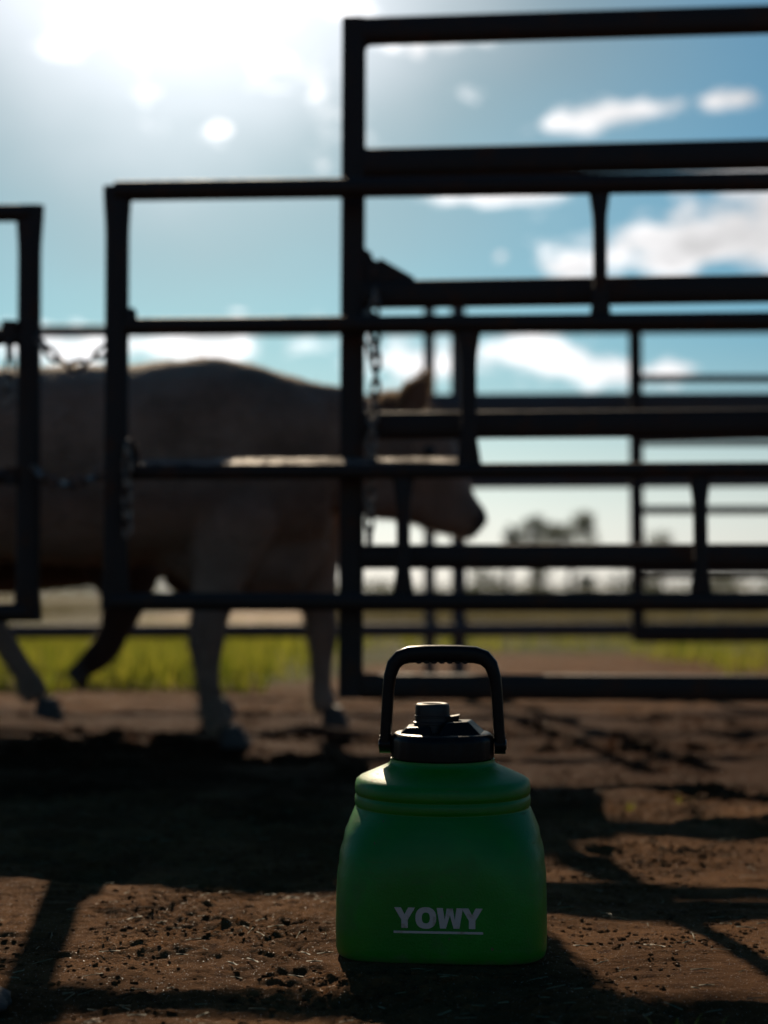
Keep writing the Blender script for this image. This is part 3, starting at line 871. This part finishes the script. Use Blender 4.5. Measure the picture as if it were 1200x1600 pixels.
    top = [(.004, -.026, .2515), (.030, -.020, .2525), (.034, .012, .2525), (.004, .022, .2515)]
    bot = [(-.004, -.044, .2370), (.046, -.030, .2372), (.050, .022, .2372), (-.004, .040, .2370)]
    mb.add(top + bot, [[0, 1, 2, 3], [0, 4, 5, 1], [1, 5, 6, 2], [2, 6, 7, 3], [3, 7, 4, 0], [7, 6, 5, 4]])
    mb.build('raised_wedge', M['black'], lid, smooth=False, bevel=.0015)
    mb = MB(); top = [(-.040, -.022, .2455), (-.014, -.028, .2475), (-.014, .026, .2475), (-.040, .020, .2455)]
    bot = [(-.050, -.026, .2365), (-.010, -.040, .2368), (-.010, .036, .2368), (-.050, .024, .2365)]
    mb.add(top + bot, [[0, 1, 2, 3], [0, 4, 5, 1], [1, 5, 6, 2], [2, 6, 7, 3], [3, 7, 4, 0], [7, 6, 5, 4]])
    mb.build('raised_step', M['black'], lid, smooth=False, bevel=.0015)
    # spout with open bore, collar and lip
    sx = -.0115; n = 40
    sp = [(.2370, .0215), (.2480, .0215), (.2485, .0225), (.2505, .0225), (.2512, .0202), (.2560, .0200), (.2565, .0207), (.2580, .0207), (.2585, .0200), (.2680, .0200), (.2705, .0192), (.2718, .0175), (.2720, .0165), (.2712, .0122), (.2690, .0115), (.2500, .0110)]
    vs = []; fs = []
    for z, r in sp:
        for k in range(n):
            t = 2 * math.pi * k / n; vs.append((sx + r * math.cos(t), r * math.sin(t), z))
    for i in range(len(sp) - 1):
        for k in range(n): fs.append([i * n + k, i * n + (k + 1) % n, (i + 1) * n + (k + 1) % n, (i + 1) * n + k])
    fs.append(list(range(n))[::-1]); fs.append([(len(sp) - 1) * n + k for k in range(n)])
    mb = MB(); mb.add(vs, fs); mb.build('spout', M['worn_black'], lid, angle=30)
    # cap tether lug to the right of the spout
    mb = MB()
    mb.add([(.006, -.008, .2505), (.019, -.008, .2520), (.019, .010, .2520), (.006, .010, .2505), (.006, -.008, .2565), (.0205, -.008, .2590), (.0205, .010, .2590), (.006, .010, .2565)],
           [[3, 2, 1, 0], [4, 5, 6, 7], [0, 1, 5, 4], [1, 2, 6, 5], [2, 3, 7, 6], [3, 0, 4, 7]])
    mb.build('tether_lug', M['black'], lid, smooth=False, bevel=.001)
    # handle: one bent bar
    half = [(-.0665, .2235), (-.0655, .240), (-.0642, .265), (-.0628, .288), (-.0610, .303), (-.0565, .3165), (-.0490, .3245), (-.0380, .3280), (-.020, .3290), (0, .3292)]
    wid = [.0066, .0066, .0066, .0067, .0072, .0082, .0092, .0098, .0100, .0100]
    path = half + [(-x, z) for x, z in half[-2::-1]]; ww = wid + wid[-2::-1]
    st = []
    P = [Vector((x, 0, z)) for x, z in path]
    for i, p in enumerate(P):
        t = (P[min(i + 1, len(P) - 1)] - P[max(i - 1, 0)]).normalized()
        st.append((p, t.cross(YA).normalized(), YA, ww[i], .0115, 4.0))
    mb = MB(); mb.loft(st, 20); hd = mb.build('handle', M['black'], root, angle=35)
    for s in (-1, 1):
        c = Vector((s * .0665, 0, .2245))
        mb = MB(); mb.loft([(c + XA * q, YA, ZA, .0118, .0105, 2) for q in (-.0064, .0064)], 24)
        mb.build('pivot_boss', M['black'], hd, angle=30)
        mb = MB(); c2_ = c + XA * s * .0064
        mb.loft([(c2_ - XA * s * .002, YA, ZA, .0062, .0062, 2), (c2_ + XA * s * .0008, YA, ZA, .0062, .0062, 2), (c2_ + XA * s * .0014, YA, ZA, .0045, .0045, 2)], 20)
        mb.build('pivot_bolt', M['bolt'], hd, angle=30)
        mb = MB(); mb.loft([(Vector((s * .0595, 0, .2245)), YA, ZA, .010, .009, 2), (Vector((s * .056, 0, .2245)), YA, ZA, .012, .009, 2)], 16)
        mb.build('pivot_mount', M['black'], lid, angle=30)
    for k in range(7):
        c = Vector((-.027 + k * .009, 0, .3196))
        mb = MB(); mb.loft([(c + YA * -.0105, XA, ZA, .0034, .0018, 2), (c + YA * .0105, XA, ZA, .0034, .0018, 2)], 10)
        mb.build('grip_rib', M['black'], hd)
    root.location.z = gz(JUG.x, JUG.y) + .0005
    return root


make_jug()

# ------------------------------------------------------------------ small things on the ground
def lump(name, x, y, size, m, label, cat, seed):
    rng = random.Random(seed); bm = bmesh.new(); bmesh.ops.create_icosphere(bm, subdivisions=3, radius=1)
    off = Vector((rng.uniform(-9, 9), rng.uniform(-9, 9), 0))
    from mathutils import noise
    for v in bm.verts:
        n = noise.noise(v.co * 1.4 + off) * .35 + noise.noise(v.co * 3.7 + off) * .14
        v.co *= 1 + n
        v.co = Vector((v.co.x * size[0], v.co.y * size[1], v.co.z * size[2]))
    me = bpy.data.meshes.new(name); bm.to_mesh(me); bm.free()
    for p in me.polygons: p.use_smooth = True
    o = link_mesh(name, me, m); o.location = (x, y, gz(x, y) + size[2] * .45); o.rotation_euler = (0, 0, rng.uniform(0, 6))
    tag(o, label, cat); return o


lump('stone', -.400, 1.425, (.042, .030, .013), M['stone'], 'dull half buried stone on the dirt at the lower left corner', 'stone', 3)


def straw_bits():
    rng = random.Random(8); mb = MB()
    for k in range(900):
        x, y = rng.uniform(-.9, .9), 1.2 + 2.0 * rng.random() ** 1.4
        if abs(x - JUG.x) < .13 and abs(y - JUG.y) < .13: continue
        a = rng.gauss(.15, .7); L = rng.uniform(.006, .026); w = rng.uniform(.0004, .0010); z = gz(x, y) + .0025
        d = Vector((math.cos(a), math.sin(a), rng.uniform(-.08, .12))); sd = Vector((-math.sin(a), math.cos(a), .3)) * w; p = Vector((x, y, z))
        mb.add([p - sd, p + sd, p + d * L + sd, p + d * L - sd, p + d * L * .5 + ZA * w], [[0, 1, 4], [1, 2, 4], [2, 3, 4], [3, 0, 4], [0, 3, 2, 1]])
    o = mb.build('straw_bits', M['straw'], smooth=False); tag(o, 'short dry bits of straw scattered over the yard dirt', 'straw', kind='stuff')


straw_bits()


def tuft_of_grass(x, y, n, h, label, seed):
    rng = random.Random(seed); mb = MB()
    for k in range(n):
        a = rng.uniform(0, 6.28); bx, by = x + rng.gauss(0, .010), y + rng.gauss(0, .008)
        L = h * rng.uniform(.5, 1.1); lean = rng.uniform(.2, .9); w = rng.uniform(.0012, .0022)
        S = Vector((math.cos(a + 1.57), math.sin(a + 1.57), 0)) * w; D = Vector((math.cos(a), math.sin(a), 0)); p = Vector((bx, by, gz(bx, by) - .003)); vs = []
        for q in (0, .4, .75, 1):
            c = p + ZA * (L * q * (1 - .35 * lean * q)) + D * (L * lean * q * q); vs += [c - S * (1.05 - q), c + S * (1.05 - q)]
        mb.add(vs, [[0, 1, 3, 2], [2, 3, 5, 4], [4, 5, 7, 6]])
    o = mb.build('grass_tuft', M['grass']); tag(o, label, 'grass tuft', 'grass tufts in the dirt'); return o


def onground(x, y):
    Y = CAM_H * F / (y - 925.0); return (x - 600) / F * Y, Y


for x, y, n, h, lab in ((990, 1598, 14, .022, 'small green tuft at the bottom edge, right of the jug shadow'), (1078, 1597, 10, .026, 'taller pale tuft at the bottom edge near the right corner'),
                        (980, 1262, 6, .035, 'green weed tuft in the shaded dirt right of the jug lid'), (1062, 1252, 5, .035, 'faint green tuft in shaded dirt, farther right of the weed')):
    X, Y = onground(x, y); tuft_of_grass(X, Y, n, h, lab, int(x))

# ------------------------------------------------------------------ grass and far vegetation
def blades(name, regions, n, hmin, hmax, w, m, label, seed):
    rng = np.random.RandomState(seed); V = []; Fc = []; c = 0
    for (x0, x1, y0, y1, share) in regions:
        k = int(n * share)
        X = rng.uniform(x0, x1, k); Y = rng.uniform(y0, y1, k)
        d = vnoise(X / .5, Y / .5, seed) + rng.uniform(-.35, .35, k)
        edge = np.minimum(np.minimum((X - x0), (x1 - X)) / .4, np.minimum((Y - y0) / .7, (y1 - Y) / 1.0))
        ok = (d > -.14) & (edge + vnoise(X / .35, Y / .35, seed + 4) * 2.6 > rng.uniform(0, 1.3, k))
        X, Y = X[ok], Y[ok]; k = len(X)
        H = rng.uniform(hmin, hmax, k) * (0.75 + .6 * (vnoise(X / .8, Y / .8, seed + 8) + .5)); A_ = rng.uniform(0, 6.28, k); Ln = rng.uniform(.1, .6, k)
        W = w * rng.uniform(.6, 1.2, k); dxx, dyy = np.cos(A_), np.sin(A_); z0 = ground_z(X, Y) - .01
        p = []
        for q, wf in ((0, 1), (.55, .8)):
            cx, cy, cz = X + dxx * H * Ln * q * q, Y + dyy * H * Ln * q * q, z0 + H * q
            p.append(np.stack([cx - dyy * W * wf, cy + dxx * W * wf, cz], -1)); p.append(np.stack([cx + dyy * W * wf, cy - dxx * W * wf, cz], -1))
        p.append(np.stack([X + dxx * H * Ln, Y + dyy * H * Ln, z0 + H], -1))
        P = np.stack(p, 1).reshape(-1, 3); V.append(P)
        b = (np.arange(k) * 5)[:, None] + c
        Fc += (b + np.array([0, 1, 3])).tolist() + (b + np.array([0, 3, 2])).tolist() + (b + np.array([2, 3, 4])).tolist(); c += k * 5
    me = bpy.data.meshes.new(name); me.from_pydata(np.concatenate(V).tolist(), [], Fc); me.update()
    o = link_mesh(name, me, m); tag(o, label, 'grass', kind='stuff'); return o


blades('grass', [(-5.5, -.25, 5.5, 12.5, .78), (-.6, 5.5, 9.0, 12.8, .07), (1.6, 3.2, 6.8, 9.2, .025)], 60000, .05, .18, .0045, M['grass'], 'sunlit yellow green grass growing beyond the yard fence', 31)
blades('dry_grass', [(-14, -5.2, 14, 32, .3), (-1.0, 14, 14, 32, .7)], 26000, .10, .26, .010, M['straw'], 'dry olive paddock grass in the distance', 32)


def tree(x0, x1, ytop, Y, label, seed, trunk=True, ycrown=None, name='tree', cat='tree', nleaf=1000, size=.09):
    rng = random.Random(seed)
    a, b = at(x0, ytop, Y), at(x1, ytop, Y); cx, w, H = (a.x + b.x) / 2, (b.x - a.x), a.z
    zc0 = at(600, ycrown or 862, Y).z
    root = empty(name, (cx, Y, 0)); tag(root, label, cat, 'trees beyond the paddock' if name == 'tree' else 'bushes beyond the paddock')
    if trunk:
        mb = MB(); k = .02 * H + .02
        mb.tube([(0, 0, -.1), (.03 * H * rng.uniform(-1, 1), 0, H * .3), (.05 * H * rng.uniform(-1, 1), 0, H * .6), (0, 0, H * .85)], [k * 1.4, k, k * .7, k * .3], 8)
        for s in range(5):
            an = rng.uniform(0, 6.28); z = H * rng.uniform(.3, .6); L = w * rng.uniform(.3, .5)
            mb.tube([(0, 0, z), (math.cos(an) * L * .5, math.sin(an) * L * .5, z + H * .12), (math.cos(an) * L, math.sin(an) * L, z + H * .26)], [k * .5, k * .35, k * .12], 6)
        mb.build('trunk', M['bark'], root)
    cl = []
    for i in range(12):
        cl.append((Vector((rng.uniform(-.36, .36) * w, rng.uniform(-.36, .36) * w, zc0 + (H - zc0) * rng.uniform(.15, .82))), rng.uniform(.12, .24) * w))
    mb = MB()
    for i in range(nleaf):
        c, r = rng.choice(cl); d = Vector((rng.gauss(0, 1), rng.gauss(0, 1), rng.gauss(0, 1))).normalized() * r * rng.uniform(.3, 1.05) ** .6
        p = c + d; p.z = min(max(p.z, .04), H)
        U = Vector((rng.gauss(0, 1), rng.gauss(0, 1), rng.gauss(0, 1))).normalized(); V = U.orthogonal().normalized(); s = size * rng.uniform(.6, 1.3)
        mb.add([p - U * s, p + V * s * .5, p + U * s, p - V * s * .5], [[0, 1, 2, 3]])
    mb.build('crown' if trunk else 'foliage', M['leaf'], root, smooth=False)
    return root


tree(783, 808, 799, 60, 'narrow far tree just right of the cow muzzle', 1, nleaf=600)
tree(803, 858, 805, 62, 'middle far tree of the small clump behind the rails', 2)
tree(852, 934, 800, 60, 'widest far tree at the right of the clump, rounded crown', 3, nleaf=1500)
tree(1006, 1058, 826, 66, 'low far tree seen between the uprights near the right edge', 4, nleaf=380)
for i, (x0, x1, yt, Y, lab) in enumerate(((728, 792, 886, 58, 'far bush below the clump of trees, nearest the fence posts'), (822, 866, 884, 58, 'far bush in the middle below the clump of trees'),
                                    (900, 930, 897, 58, 'small far bush right of the clump of trees'), (955, 1046, 893, 56, 'broad low far bush behind the far gate post'),
                                    (1095, 1165, 903, 56, 'low far bush behind the far gate at the right'))):
    tree(x0, x1, yt, Y, lab, 20 + i, trunk=False, ycrown=925, name='bush', cat='bush', nleaf=600, size=.08)

# far tree line that reads as one mass
rng = np.random.RandomState(12); mb = MB()
for i in range(9000):
    x = rng.uniform(-150, 170); y = 190 + rng.uniform(-8, 8); top = 0.9 + 1.7 * (vnoise(np.array([x / 9.0]), np.array([3.3]), 5)[0] + .5) + 1.2 * vnoise(np.array([x / 2.5]), np.array([1.3]), 6)[0]
    z = rng.uniform(0, max(top, .4)); s = rng.uniform(.2, .5)
    U = Vector(rng.normal(size=3)).normalized(); V = U.orthogonal().normalized()
    p = Vector((x, y, z)); mb.add([p - U * s, p + V * s * .6, p + U * s, p - V * s * .6], [[0, 1, 2, 3]])
o = mb.build('far_treeline', M['leaf'], smooth=False); tag(o, 'low hazy line of scrub along the horizon', 'scrub', kind='stuff')
